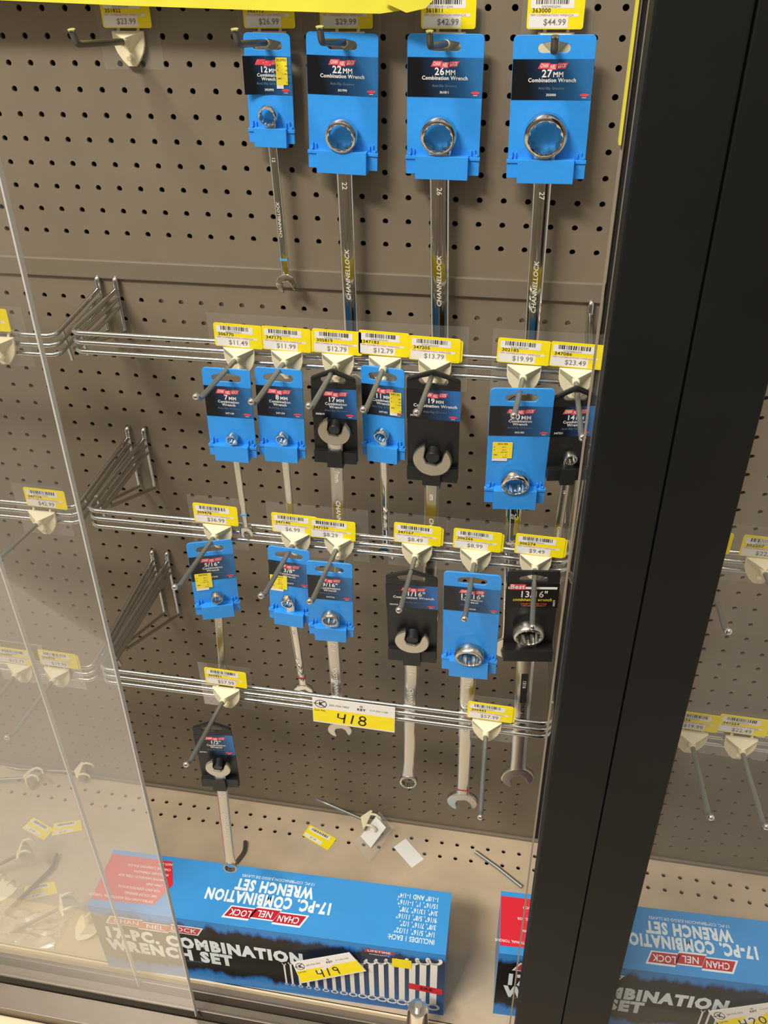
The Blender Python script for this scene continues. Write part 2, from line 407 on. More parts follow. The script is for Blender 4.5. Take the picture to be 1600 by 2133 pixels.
# ------------------------------------------------------------------ crossbars
def round_path(pts, r=.35, n=5):
    P = [Vector(p) for p in pts]; out = [P[0]]
    for i in range(1, len(P)-1):
        a = (P[i-1]-P[i]); b_ = (P[i+1]-P[i]); ra = min(r, a.length*.45, b_.length*.45)
        A = P[i]+a.normalized()*ra; B = P[i]+b_.normalized()*ra
        for k in range(n+1):
            t = k/n; out.append(A*(1-t)**2 + P[i]*2*t*(1-t) + B*t*t)
    out.append(P[-1]); return out
def crossbar(label, xa, xb, yb, zt, hook_z, low_z, ends=(1, 1), pit=.43):
    t = thing('crossbar', label, 'wire crossbar', (xa, yb, zt), group=None)
    lo = (-xa, -yb, -zt)
    xs = [x for x, on in ((xa, ends[0]), (xb, ends[1])) if on]
    for k in range(3):
        z = zt - k*pit; zr = hook_z - .42 - k*.42
        pts = []
        if ends[0]: pts += [(xa, -.15, zr)]
        pts += [(xa, yb, z), (xb, yb, z)]
        if ends[1]: pts += [(xb, -.15, zr)]
        MB().tube(round_path(pts, .5), .115, 10).build('rail_wire', 'wire', t, smooth=60, loc=lo)
    for x in xs:
        s = 1 if x == xb else -1
        b = MB()
        b.tube(round_path([(x+.02,.3,hook_z+.02),(x+.02,-.18,hook_z+.14),(x+.02,-.2,hook_z-.5),(x+.06,-.2,low_z),(x+.02,yb*.72,zt-3*pit+.2)], .14), .095, 8)
        b.tube([(x,yb*.86,zt+.12),(x+.02,yb*.8,zt-3.4*pit)], .085, 8)
        b.build('bracket', 'wire', t, smooth=60, loc=lo)
        MB().tube(round_path([(x+.02,.25,hook_z),(x+.02,-.22,hook_z+.12),(x+.02,-.24,hook_z-.4)], .14), .14, 8).build('bracket_hook', 'wire', t, smooth=60, loc=lo)
    return t
crossbar('upper triple wire crossbar in the middle bay holding seven price tags', 3.05, 25.0, -5.0, -11.78, -11.19, -13.73)
crossbar('middle triple wire crossbar in the middle bay holding six price tags', 3.05, 25.0, -6.9, -19.72, -19.24, -22.7)
crossbar('lowest triple wire crossbar in the middle bay with lot sign', 3.05, 25.0, -9.1, -27.68, -27.27, -31.7)
crossbar('upper triple wire crossbar running off the left edge', -20, 2.15, -4.8, -12.1, -11.19, -13.73, (0, 1), .45)
crossbar('middle triple wire crossbar at left behind clear doors', -20, 2.15, -6.4, -20.05, -19.24, -22.7, (0, 1))
crossbar('lowest triple wire crossbar at left behind clear doors', -20, 2.15, -8.5, -28.4, -27.27, -31.7, (0, 1))
crossbar('middle triple wire crossbar right of the black post', 26.0, 48, -6.9, -18.8, -18.2, -21.7, (1, 0))
crossbar('lowest triple wire crossbar right of the black post', 26.0, 48, -9.1, -26.75, -26.3, -30.7, (1, 0))

# ------------------------------------------------------------------ scan hooks with cream plates
def make_hook(label, x, y, z, tip, dark=False, flag=True, plate_=True, group=None, face=-.5):
    """(x, y, z): where the wire leaves the plate; tip: where the straight run of wire ends"""
    t = thing('peg_hook', label, 'display hook', (x, y, z), group=group)
    T = Vector(tip) - Vector((x, y, z))
    b = MB()
    sh = [(-.67,.36),(-.66,-.12),(-.56,-.42),(-.36,-.72),(-.17,-.92),(.17,-.92),(.36,-.72),(.56,-.42),(.66,-.12),(.67,.36)]
    b.prism(sh[::-1], .1, .24)
    # wedge: flat triangular top shelf and two cheeks falling to the keel
    b.add([(-.67,.1,.36),(.67,.1,.36),(0,-.42,.16),(0,.1,-.42),(-.64,.1,.12),(.64,.1,.12)], [(0,1,2),(0,2,3,4),(1,5,3,2),(0,4,3,5,1)])
    b.tube([(0,.12,.0),(0,-.5,.03)], .17, 12, .145)
    b.tube([(0,.05,-.55),(0,-.12,-.6)], .12, 8)
    for s in (-.42, .42): b.tube(round_path([(s,.2,.28),(s,.3,.52),(s,.62,.5),(s,.66,.2)], .1), .07, 6)
    b.build('mount_plate', 'cream', t, smooth=35, bevel=.02)
    r = .125 if dark else .105
    up = (0, -.2, .45) if dark else (0, -.3, .26)
    pts = round_path([Vector((0,-.2,.02)), T, T + Vector(up)], .2, 4)
    wm = 'rod_dark' if dark else 'rod'
    MB().tube(pts, r, 12).build('wire_arm', wm, t, smooth=50)
    e = T + Vector(up)
    if dark: MB().tube([e, e+Vector((0,-.01,.05))], r*1.12, 12).build('wire_tip', 'wire', t, smooth=40)
    else: MB().ball(e, .14, 7).build('wire_tip', 'chrome', t, smooth=60)
    if flag:
        MB().add([(-1.3,0,1.75),(1.3,0,1.75),(1.3,0,-1.05),(-1.3,0,-1.05)], [(0,1,2,3)]).xf(lambda p: Vector((p.x, p.y+.3, p.z))).build('clear_label_holder', 'flag', t)
    return t
BR = [3,1,2,1,1,2,3,1,1,2,1,3,2,1,1,2,2,1,3,1,1,1,2,3,1,2,1,1]
def make_tag(code, price, x, y, z, roll=-1.5, W_=2.05, H_=1.02, label=None, layers=1, group=None, detail=True, yaw=0):
    """x, z: centre of the tag"""
    t = thing('price_tag', label, 'price tag', (x, y, z-H_/2), (0, -math.radians(roll), math.radians(yaw)), group)
    w2 = W_/2
    for k in range(layers, 0, -1):
        d = .06*k if k > 0 else 0
        if k < layers or layers == 1 or True:
            pass
    plate([rrect(-w2, 0, w2, H_, .09)], -.012, .012).build('card', 'yellow', t)
    if layers > 1:
        plate([rrect(-w2+.1, .02, w2+.09, H_-.07, .09)], .02, .035).build('card_behind', 'yellow', t)
    push(rects([(-w2+.11, H_*.60, w2-.38, H_*.9), (-w2+.07, H_*.365, w2-.2, H_*.45), (-w2+.07, .04, w2-.55, H_*.365)]), -.016).build('white_field', 'white', t)
    x_ = -w2+.3; bars = []; i = 0; lim = w2-.55; rnd = random.Random(hash(code) & 255 if False else sum(map(ord, code)))
    while x_ < lim:
        bw = rnd.choice((.018,.018,.03,.05)); bars.append((x_, H_*.72, x_+bw, H_*.89)); x_ += bw + rnd.choice((.02,.03,.045))
    push(rects(bars), -.02).build('barcode', 'ink', t)
    push(text_mb([(code, -w2+.17, H_*.535, .19, 'L', .012, 1.15)]), -.019).build('item_number', 'ink', t)
    push(text_mb([(price, -w2+.6, H_*.2, .29, 'L', .01, 1.0), ('0'+code+'2541', -w2+.5, H_*.65, .1, 'L', 0, 1.3)]), -.022).build('price', 'grey_ink', t)
    push(text_mb([('MM COMBINATION WRENCH', -w2+.12, H_*.405, .1, 'L', .0, 1.15)]), -.022).build('description', 'red_ink', t)
    return t
# rows: (code, price, x tag centre, z centre, hook x, start z, tip (x,y,z), words)
T1 = [('306770','$11.49',10.78,-11.31,10.74,(10.74,-10.0,-11.9),'leftmost'),
      ('347175','$11.99',12.82,-11.33,12.8,(12.8,-9.86,-12.02),'second'),
      ('305819','$12.79',14.94,-11.32,14.95,(14.95,-9.8,-12.05),'third'),
      ('347183','$12.79',16.85,-11.27,16.9,(16.9,-9.5,-12.2),'fourth'),
      ('347205','$13.79',18.9,-11.38,18.93,(18.93,-10.0,-11.9),'fifth'),
      ('302185','$19.99',22.39,-11.26,22.47,(22.33,-10.0,-11.75),'sixth'),
      ('347086','$23.49',24.42,-11.29,24.5,(24.72,-10.2,-12.3),'rightmost')]
T2 = [('309478','$36.99',9.5,-19.02,9.49,(9.49,-11.9,-19.5),'leftmost'),
      ('347140','$6.99',13.1,-19.15,13.12,(13.12,-12.0,-19.38),'second'),
      ('347159','$8.29',14.82,-19.2,15.08,(15.08,-12.0,-19.4),'third'),
      ('347167','$8.49',18.55,-19.08,18.54,(18.54,-11.7,-19.62),'fourth'),
      ('306266','$8.99',21.11,-19.1,21.08,(21.08,-11.7,-19.7),'fifth'),
      ('306274','$9.49',23.72,-19.08,23.62,(23.66,-11.7,-19.75),'rightmost')]
T3 = [('309451','$57.99',9.78,-26.83,9.69,(9.69,-14.2,-27.35),'left'),
      ('309443','$57.99',22.24,-26.95,22.14,(22.3,-14.1,-28.2),'right')]
for row, yb, zt, nm in ((T1,-5.0,-11.78,'upper'), (T2,-6.9,-19.72,'middle'), (T3,-9.1,-27.68,'lowest')):
    for n, (code, price, tx, tz, hx, tip, wd) in enumerate(row):
        sz = {'upper': -12.2, 'middle': -19.96, 'lowest': -27.95}[nm]
        make_hook('%s hook on the %s crossbar, under the %s tag numbered %s' % (wd, nm, price, code), hx, yb-.5, sz, tip)
        lay = 2 if n in (1, 3, 4) or (nm == 'middle' and n in (4, 5)) else 1
        if code == '347159': yy = yb-.46
        else: yy = yb-.4
        make_tag(code, price, tx, yy, tz, label='%s yellow price tag %s numbered %s on the %s crossbar' % (wd, price, code, nm), layers=lay)
# board hooks of the top row (rods with upturned ends)
T0 = [('351822','$23.99',5.77,5.63,(5.63,-4.58,-.78),'bare gunmetal hook with no wrench, under the $23.99 tag'),
      ('362993','$26.99',11.63,11.53,(11.53,-4.1,-.8),'gunmetal hook holding the narrow 12MM card, under the $26.99 tag'),
      ('302990','$29.99',14.67,14.64,(14.64,-4.3,-.7),'gunmetal hook holding the 22MM card, under the $29.99 tag'),
      ('361811','$42.99',18.57,18.55,(18.35,-3.7,-.88),'gunmetal hook holding the 26MM card, under the $42.99 tag'),
      ('363000','$44.99',22.5,22.57,(22.6,-4.0,-.98),'gunmetal hook holding the 27MM card, under the $44.99 tag')]
for code, price, tx, hx, tip, lab in T0:
    make_hook(lab, hx, -.34, -1.15, tip, dark=True)
    make_tag(code, price, tx, -.42, -.1, roll=0, H_=1.12, label='%s price tag of the top row, %s' % ({'351822':('leftmost yellow','above the bare hook'),'362993':('second yellow','above the 12MM card'),'302990':('third yellow','above the 22MM card'),'361811':('fourth yellow','above the 26MM card'),'363000':('rightmost yellow','above the 27MM card')}[code]))
# left bay
make_hook('hook cut by the left edge on the upper crossbar', -.3, -5.3, -12.5, (-.3,-9.9,-12.2))
make_tag('351814', '$39.99', -.62, -5.2, -11.3, label='yellow price tag cut by the left edge, upper crossbar')
make_hook('hook under the $42.99 tag at left behind clear door', .55, -6.9, -20.55, (.55,-11.4,-20.1))
make_tag('347119', '$42.99', .98, -6.8, -19.37, label='yellow price tag $42.99 at left behind clear door')
make_hook('outer left hook on the lowest crossbar, beside the inner door edge', -1.6, -9.0, -28.7, (-1.6,-13.2,-28.5))
make_hook('left hook on the lowest crossbar, under the $19.99 tag behind doors', .45, -9.0, -28.7, (.45,-13.2,-28.5))
make_tag('306843', '$12.79', -1.58, -8.92, -27.75, label='yellow price tag $12.79 at lower far left behind doors', layers=1)
make_tag('306878', '$19.99', .75, -8.9, -27.62, label='yellow price tag $19.99 at lower left behind doors', layers=2)
# right bay
make_hook('hook hidden behind the post whose tip shows at its right', 30.4, -7.4, -19.05, (30.55,-11.9,-18.8))
make_tag('347248', '$21.99', 30.2, -7.3, -18.1, label='yellow price tag half hidden behind the right side of the post')
make_hook('upper hook in the right bay, under the $22.99 tag', 32.6, -7.4, -19.05, (32.9,-11.9,-18.8))
make_tag('302207', '$22.99', 32.62, -7.3, -18.15, label='yellow price tag $22.99 at the right picture edge')
make_hook('lower right bay hook nearest the post', 31.0, -9.6, -27.05, (31.1,-14.0,-26.4))
make_tag('347256', '$19.99', 30.95, -9.5, -25.98, label='yellow price tag beside the post in the lower right bay')
make_hook('lower right bay hook under the $22.49 tag', 33.05, -9.6, -27.05, (33.15,-14.0,-26.5))
make_tag('347264', '$22.49', 32.92, -9.52, -25.86, label='yellow price tag $22.49 in the lower right bay')
make_tag('347272', '$24.99', 35.0, -9.5, -25.9, label='yellow price tag cut by the right picture edge')

# ------------------------------------------------------------------ wrenches (head at origin, handle down -z)
def open_head(b, R, t, cz, ang, up=1, cy=0):
    """open jaw head centred (0, cz); mouth towards +z (up=1) or -z"""
    s = .62*R; a0 = math.asin(s/R)*1.08
    pts = []
    for k in range(25):
        a = math.pi/2 + a0 + (2*math.pi-2*a0)*k/24
        rr = R*(1.0 - .04*math.cos(2*(a-math.pi/2))); pts.append((rr*math.cos(a), rr*math.sin(a)))
    # jaw floor (hexagonal throat)
    pts += [(s*.97, .62*R), (s*.9, .05*R), (s*.5, -.3*R), (-s*.5, -.3*R), (-s*.9, .05*R), (-s*.97, .62*R)]
    ca, sa = math.cos(ang), math.sin(ang); q = []
    for x, z in pts:
        x, z = x*ca - z*sa, x*sa + z*ca
        q.append((x*up, cz + z*up))
    p = plate([q], cy-t/2, cy+t/2, min(.05, t*.2)); b.add(p.v, p.f)
def box_head(b, R, depth, cz, cy, pitch, inner=.7, n=48):
    """ring with a twelve-point socket; axis along y, pitched"""
    out = []
    prof = [(-.5, inner*1.06), (-.5, .86), (-.44, .95), (-.3, 1.0), (.3, 1.0), (.44, .95), (.5, .86), (.5, inner*1.06)]
    loops = []
    for d, rr in prof:
        loops.append([(R*rr*math.cos(2*math.pi*k/n), d*depth, R*rr*math.sin(2*math.pi*k/n)) for k in range(n)])
    def star(d, sc=1):
        l = []
        for k in range(n):
            ph = (k % 4)/4; f = inner*(1.07 - .13*(1-abs(ph*2-1)))*sc
            l.append((R*f*math.cos(2*math.pi*k/n), d*depth, R*f*math.sin(2*math.pi*k/n)))
        return l
    loops = [star(.46)] + [star(-.46)] + loops + [star(.46)]
    m_ = MB().rings(loops, cap=False)
    c, s = math.cos(pitch), math.sin(pitch)
    m_.xf(lambda p: Vector((p.x, cy + p.y*c - p.z*s, cz + p.y*s + p.z*c)))
    b.add(m_.v, m_.f)
def shaft(b, z0, z1, w0, w1, t, y0, y1, panel=True, round_=False):
    loops = []; N = 16
    for k in range(N+1):
        u = k/N; z = z0+(z1-z0)*u
        e = max(0, 1-u/.1) + max(0, 1-(1-u)/.1)
        w_ = (w0+(w1-w0)*u)/2*(1+.22*e*e); y = y0+(y1-y0)*min(1, u*6)
        q = t/2; c = min(w_*.38, .14)
        if round_:
            loops.append([(w_*math.copysign(abs(math.cos(a))**.75, math.cos(a)), y+q*math.copysign(abs(math.sin(a))**.8, math.sin(a)), z) for a in [2*math.pi*(j+.5)/20 for j in range(20)]])
            continue
        loops.append([(-w_,y-q*.3,z),(-w_+c*.55,y-q*.85,z),(-w_+c*1.3,y-q,z),(w_-c*1.3,y-q,z),(w_-c*.55,y-q*.85,z),(w_,y-q*.3,z),
                      (w_,y+q*.3,z),(w_-c*.55,y+q*.85,z),(w_-c*1.3,y+q,z),(-w_+c*1.3,y+q,z),(-w_+c*.55,y+q*.85,z),(-w_,y+q*.3,z)])
    b.rings(loops)
def fit(st, x, z, size, al, bold, width, sh=0, rot=0):
    text_mb([(st, 0, 0, 1, al, bold)]); vs = TC[(st, al, bold)][0]
    wd = max(v[0] for v in vs) - min(v[0] for v in vs)
    return (st, x, z, size, al, bold, width/(wd*size), sh, rot)
LOGO = [('CHAN', -.36, .02), ('NEL', -.0, -.03), ('LOCK', .36, .02)]
def logo_parts(cx, cz, wid, hgt):
    """stepped red name plate: list of plate outlines and the white lettering"""
    k = wid; sh = .12*hgt
    P = []
    for x0, x1, dz in ((-.5,-.14,.1), (-.15,.17,-.1), (.16,.5,.1)):
        P.append([(cx+x0*k-sh*2, cz-hgt/2+dz*hgt), (cx+x1*k-sh*2, cz-hgt/2+dz*hgt), (cx+x1*k+sh*2, cz+hgt/2+dz*hgt), (cx+x0*k+sh*2, cz+hgt/2+dz*hgt)])
    tx = [fit('CHAN', cx-.31*k, cz+.1*hgt, hgt*.92, 'C', .015, .28*k, .15), fit('NEL', cx+.01*k, cz-.1*hgt, hgt*.92, 'C', .015, .2*k, .15), fit('LOCK', cx+.33*k, cz+.1*hgt, hgt*.92, 'C', .015, .28*k, .15)]
    return P, tx
def quads_mb(P):
    b = MB()
    for q in P: b.add([(x,0,z) for x, z in q], [tuple(range(len(q)))])
    return b
# name: x, y, z(top), roll, yaw, W, H, head(x,z), R, end(x,z), kind, shaft w0,w1, end R, finish, text, code, extra
C = {
 '12':    dict(p=(11.58,-0.75,-0.79), roll=-1.2, yaw=0, pit=0, W=1.85, H=3.99, hd=(-0.03,-2.88), R=0.37, en=(0.28,-9.9), k='blue', w=(.4,.34), er=.42, fin='chrome', tx='12MM', code='302993', stk=(.32,-.82,.78,-1.95), band=('cyanband',-.93), lab='narrow blue card marked 12MM with chrome wrench and yellow sticker, top row'),
 '22':    dict(p=(14.59,-0.85,-0.76), roll=-1.7, yaw=0, pit=0, W=2.8, H=4.94, hd=(0.02,-3.58), R=0.61, en=(0.38,-14.4), k='blue', w=(.66,.62), er=.85, fin='chrome', tx='22MM', code='301990', lab='blue card marked 22MM with chrome wrench, second in the top row'),
 '26':    dict(p=(18.53,-0.7,-0.8), roll=-0.3, yaw=0, pit=0, W=2.89, H=5.04, hd=(-0.14,-3.49), R=0.67, en=(0.19,-15.6), k='blue', w=(.8,.78), er=.95, fin='chrome', tx='26MM', code='361811', lab='blue card marked 26MM with chrome wrench, third in the top row'),
 '27':    dict(p=(22.56,-1,-0.79), roll=0.6, yaw=0, pit=0, W=2.96, H=5.01, hd=(-0.08,-3.35), R=0.77, en=(-0.06,-15.4), k='blue', w=(.72,.6), er=1.0, fin='chrome', tx='27MM', code='303000', lab='blue card marked 27MM with chrome wrench, top row beside the black post'),
 '7':     dict(p=(10.71,-7,-12.04), roll=-1.2, yaw=2, pit=0, W=1.98, H=4.02, hd=(0.08,-3.02), R=0.23, en=(0.25,-7.92), k='blue', w=(.3,.26), er=.28, fin='chrome', tx='7MM', code='347140', band=('cyanband',-.85), lab='leftmost blue carded wrench of the upper crossbar, marked 7MM'),
 '8':     dict(p=(12.79,-6.65,-12.05), roll=-1.6, yaw=2, pit=0, W=1.94, H=4.05, hd=(0.08,-2.99), R=0.24, en=(0.26,-8.3), k='blue', w=(.34,.3), er=.3, fin='chrome', tx='8MM', code='347159', lab='blue carded wrench marked 8MM, second on the upper crossbar'),
 '17':    dict(p=(15.01,-6.57,-12.31), roll=-0.5, yaw=2, pit=1, W=1.8, H=3.86, hd=(0.03,-2.26), R=0.6, en=(0,-10.2), k='black', w=(.6,.52), er=.45, fin='satin', tx='17MM', code='305819', band=('blueband',.21), mark='17mm', lab='black card marked 17MM with open jaw wrench, upper crossbar'),
 '11':    dict(p=(16.85,-5.66,-12.18), roll=0.3, yaw=-7, pit=0, W=1.83, H=4.15, hd=(-0.01,-2.94), R=0.29, en=(0.03,-9.25), k='blue', w=(.34,.32), er=.36, fin='chrome', tx='11MM', code='347183', stk=(.3,-1.02,.8,-2.1), lab='blue carded wrench marked 11MM with yellow sticker, upper crossbar'),
 '19':    dict(p=(19.02,-6.36,-12.17), roll=0.3, yaw=0, pit=1, W=2.11, H=4.63, hd=(0.03,-3.5), R=0.73, en=(-0.1,-12.2), k='black', w=(.66,.56), er=.5, fin='satin', tx='19MM', code='347205', band=('blueband',.1), mark='19mm', lab='wide black card marked 19MM with large open jaw wrench, upper crossbar'),
 '20':    dict(p=(22.52,-7.45,-11.83), roll=0.5, yaw=6, pit=7, W=2.38, H=5.53, hd=(-0.04,-4.22), R=0.54, en=(0.3,-14.6), k='blue', w=(.68,.6), er=.7, fin='chrome', tx='20MM', code='302185', stk=(-1.0,-2.45,-.22,-3.4), mark='20', lab='large blue card marked 20MM with yellow sticker below its print, upper crossbar'),
 '14':    dict(p=(24.5,-7,-12.15), roll=0, yaw=12, pit=3, W=1.58, H=3.75, hd=(0.03,-2.66), R=0.25, en=(-0.1,-9.4), k='black', box=1, w=(.36,.34), er=.4, fin='satin', tx='14MM', code='347221', lab='black carded wrench partly hidden by the post, upper crossbar right end'),
 '5/16':  dict(p=(9.44,-8.25,-19.82), roll=-0.9, yaw=20, pit=2, W=1.98, H=4.13, hd=(0.04,-3.01), R=0.26, en=(-0.2,-8), k='blue', w=(.4,.34), er=.32, fin='satin', tx='5/16"', code='347345', stk=(-.84,-1.72,-.1,-2.72), dark=1, lab='leftmost blue carded wrench of the middle crossbar, marked 5/16 inch'),
 '3/8':   dict(p=(13.14,-8.43,-19.63), roll=-4, yaw=1, pit=3, W=1.86, H=4.25, hd=(-0.02,-2.86), R=0.29, en=(0.62,-8.86), k='blue', w=(.42,.36), er=.42, fin='chrome', tx='3/8"', code='306673', stk=(-.88,-1.6,-.1,-2.55), band=('redband',-.78), lab='tilted blue carded wrench marked 3/8 inch with yellow sticker, middle crossbar'),
 '9/16':  dict(p=(15.06,-9,-19.73), roll=-2.1, yaw=4, pit=4.5, W=1.96, H=4.35, hd=(0.02,-3), R=0.38, en=(0.28,-11.03), k='blue', w=(.6,.54), er=.55, fin='satin', tx='9/16"', code='347736', mark='9/16', lab='blue carded wrench marked 9/16 inch, right neighbour of the 3/8 inch card'),
 '11/16': dict(p=(18.56,-8.9,-20.1), roll=0.2, yaw=3, pit=4.5, W=2.17, H=4.95, hd=(0.03,-3.51), R=0.69, en=(-0.27,-14.19), k='black', w=(.66,.56), er=.46, fin='satin', tx='11/16"', code='306762', band=('redband',.14), mark='11/16', lab='black card marked 11/16 inch with long satin open jaw wrench, middle crossbar'),
 '13/16': dict(p=(21.15,-9.4,-19.25), roll=0.1, yaw=1, pit=5, W=2.34, H=5.84, hd=(0.01,-4.44), R=0.6, en=(-0.02,-15.91), k='blue', w=(.74,.6), er=.72, fin='satin', tx='13/16"', code='306266', band=('redband',-.82), lab='large blue card with big chrome ring wrench, second from right on middle crossbar'),
 'best':  dict(p=(23.59,-8.8,-19.27), roll=1, yaw=7, pit=4.5, W=2.11, H=4.89, hd=(-0.07,-3.23), R=0.62, en=(0.07,-13.86), k='best', w=(.78,.7), er=.74, fin='satin', tx='13/16"', code='306274', lab='black card with red and white header and satin ring wrench, beside the post'),
 '1/2':   dict(p=(9.64,-11.5,-28.04), roll=0.3, yaw=7, pit=0, W=1.78, H=3.86, hd=(0.1,-2.36), R=0.53, en=(-0.29,-10.33), k='black', w=(.54,.5), er=.37, fin='satin', tx='1/2"', code='309451', lab='black carded wrench marked 1/2 inch, alone on the lowest crossbar'),
}
def carded(key, d):
    W_, H_ = d['W'], d['H']; w2 = W_/2; kind = d['k']
    t = thing('carded_wrench', d['lab'], 'wrench on hang card', d['p'], (math.radians(d['pit']), -math.radians(d['roll']), math.radians(d['yaw'])))
    pm = 'blue' if kind == 'blue' else 'black'
    hx, hz = d['hd']
    if kind == 'blue':
        out = rrect(-w2, -H_, w2, 0, .17)
        big = W_ > 2.5; hw = .62 if not big else .6
        zc = -.42; hh = .17
        hole = arc(-hw+hh, zc, hh, hh, 90, 270, 6) + [(0, zc-hh*.95)] + arc(hw-hh, zc, hh, hh, -90, 90, 6) + [(.12, zc+hh*1.35), (-.12, zc+hh*1.35)]
        b = plate([out, hole], -.035, .035, .012)
        zb = -H_*.85
        # clamp pocket, side clips and the small fins above them
        bw = W_*.365; bf = -.36 - .08*(W_-1.8)
        b.box((-bw,bf,-H_-.1), (bw,.03,zb+.02)); pass
        for s in (-1, 1):
            b.box((min(s*bw, s*(w2+.03)),-.12,-H_+.02), (max(s*bw, s*(w2+.03)),.0,zb-.14))
            b.box((min(s*bw, s*(w2+.05)),-.17,zb-.16), (max(s*bw, s*(w2+.05)),.0,zb-.04))
            b.box((min(s*(w2-.16), s*(w2-.04)),-.15,zb-.04), (max(s*(w2-.16), s*(w2-.04)),.0,zb+.06))
            for q in (.16, .3): b.box((s*(w2-q)-.02,-.12,zb+.04), (s*(w2-q)+.02,-.03,zb+.3-q*.3))
        b.build('hanger_card', pm, t, bevel=.02)
        l0, l1 = -.78, -2.16
    elif kind == 'black':
        pk = .36
        out = [(-w2,-H_),(w2,-H_),(w2,-.08),(w2-.05,0),(.08,pk-.02),(0,pk),(-.08,pk-.02),(-w2+.05,0),(-w2,-.08)]
        hw = .58*w2; hh = .13; zc = -.12
        hole = arc(-hw+hh, zc, hh, hh, 90, 270, 6) + arc(hw-hh, zc, hh, hh, -90, 90, 6) + [(.12, zc+hh+.1), (-.12, zc+hh+.1)]
        b = plate([out, hole], -.04, .04, .012)
        b.add(*(lambda q: (q.v, q.f))(MB().prism([(-w2,-.08),(-w2+.07,-.08),(-.02,pk-.1),(w2-.07,-.08),(w2,-.08),(w2-.08,0),(0,pk),(-w2+.08,0)], -.1, -.03)))
        b.box((-w2,-.3,-H_), (w2,.0,-H_*.86)); b.box((-.36*W_/2,-.46,-H_-.12), (.36*W_/2,.0,-H_*.83))
        b.build('hanger_card', pm, t, bevel=.025)
        if not d.get('box'): MB().tube([(hx,0,hz+.3*d['R']),(hx,-.44,hz+.12*d['R'])], d['R']*.4, 20).build('jaw_plug', 'black', t, smooth=40, bevel=.03)
        l0, l1 = -.5, -1.84
    else:
        out = rrect(-w2, -H_, w2, 0, .12); hw = .6; hh = .12; zc = -.42
        hole = arc(-hw+hh, zc, hh, hh, 90, 270, 6) + [(-.1,zc-hh)] + arc(hw-hh, zc, hh, hh, -90, 90, 6) + [(.12, zc+hh+.1), (-.12, zc+hh+.1)]
        b = plate([out, hole], -.04, .04, .012)
        b.box((-w2,-.5,-H_), (w2,.0,-H_*.86))
        b.build('hanger_card', pm, t, bevel=.03)
        l0, l1 = -.68, -2.05
    # header print
    lh = l0 - l1; lm = 'header' if kind == 'blue' else ('header_b' if kind == 'black' else 'header_d')
    ins = .0 if kind == 'blue' else .03
    he = MB()
    curl = key == '12'
    n = 8; pts = []
    for k in range(n+1):
        u = k/n; x = -w2-ins+.0 + (W_+2*ins)*u; yy = -.05
        if curl: yy = -.05 - .28*max(0, .55-u)**2*3
        if curl and k == 0: x -= .02
        pts.append((x, yy))
    vs = [(x,y,l1) for x,y in pts] + [(x,y,l0) for x,y in pts] + [(x,y+.015,l1) for x,y in pts] + [(x,y+.015,l0) for x,y in pts]; m_ = n+1
    fs = []
    for k in range(n):
        fs += [(k,k+1,m_+k+1,m_+k), (2*m_+k,3*m_+k,3*m_+k+1,2*m_+k+1), (k,2*m_+k,2*m_+k+1,k+1), (m_+k,m_+k+1,3*m_+k+1,3*m_+k)]
    fs += [(0,m_,3*m_,2*m_), (n,2*m_+n,3*m_+n,m_+n)]
    h = he.add(vs, fs).build('header_label', lm, t)
    def onlab(mb, y=-.056):
        def f(p):
            yy = y + p.y
            if curl:
                u = (p.x+w2)/W_; yy -= .28*max(0, .55-u)**2*3
            return Vector((p.x, yy, p.z))
        return mb.xf(f)
    big = W_ > 2.15
    if kind == 'best':
        onlab(rects([(-w2+.04, l0-.3, w2-.06, l0-.17)])).build('white_stripe', 'white', h)
        onlab(rects([(-w2+.1, l0-.33, -.3, l0-.02)]), -.06).build('red_badge', 'logo', h)
        onlab(text_mb([('Best', -w2+.42, l0-.17, .34, 'C', .02, .95, .1), (d['tx'], .05, l0-.6, .5, 'C', .015, .85)]), -.064).build('size_lettering', 'white', h)
        onlab(text_mb([('combination wrench', .02, l0-.9, .235, 'C', .012, .8, .2)]), -.06).build('name_lettering', 'yellow', h)
        onlab(text_mb([('DROP FORGED STEEL', .1, l0-1.14, .11, 'C', .01, 1), ('LIFETIME WARRANTY', .1, l0-1.25, .1, 'C', .01, 1)]), -.06).build('fine_print', 'orange', h)
        onlab(text_mb([(d['code'], w2-.13, l1+.28, .12, 'C', .01, 1, 0, math.pi/2)]), -.06).build('item_number', 'white', h)
    else:
        lw = 1.0 if W_ > 2.15 else .92
        P, tx = logo_parts(0 if kind == 'blue' else .08, l0-.24, lw, .2)
        onlab(quads_mb(P)).build('logo_plate', 'logo', h)
        onlab(text_mb(tx), -.06).build('logo_lettering', 'white', h)
        two = W_ < 2.15 or key in ('20', '13/16')
        x0 = 0 if kind == 'blue' else .08
        sz = .3 if W_ < 2.15 else .36
        if d['tx'].endswith('MM'):
            nn = len(d['tx'])-2; a_ = sz*.27*nn + sz*.0
            L_ = [(d['tx'][:-2], x0-.02, l0-.49, sz, 'R', .022, 1), ('MM', x0+.02, l0-.52, sz*.68, 'L', .022, 1)]
        else: L_ = [(d['tx'], x0, l0-.49, sz, 'C', .022, 1)]
        if key in ('19', '11/16') or not two: L_ += [('Combination Wrench', x0, l0-.71, .19, 'C', .022, .98)]
        else: L_ += [('Combination', x0, l0-.68, .165, 'C', .02, .98), ('Wrench', x0, l0-.82, .165, 'C', .02, .98)]
        L_ += [(d['code'], x0 if kind == 'blue' else -w2+.3, l1+.17, .12, 'C', .014, 1)]
        onlab(text_mb(L_), -.06).build('lettering', 'white', h)
        onlab(text_mb([('Anti-Slip Grooves', x0, l0-.98, .13, 'C', .006, 1)]), -.06).build('faint_lettering', 'dimtext', h)
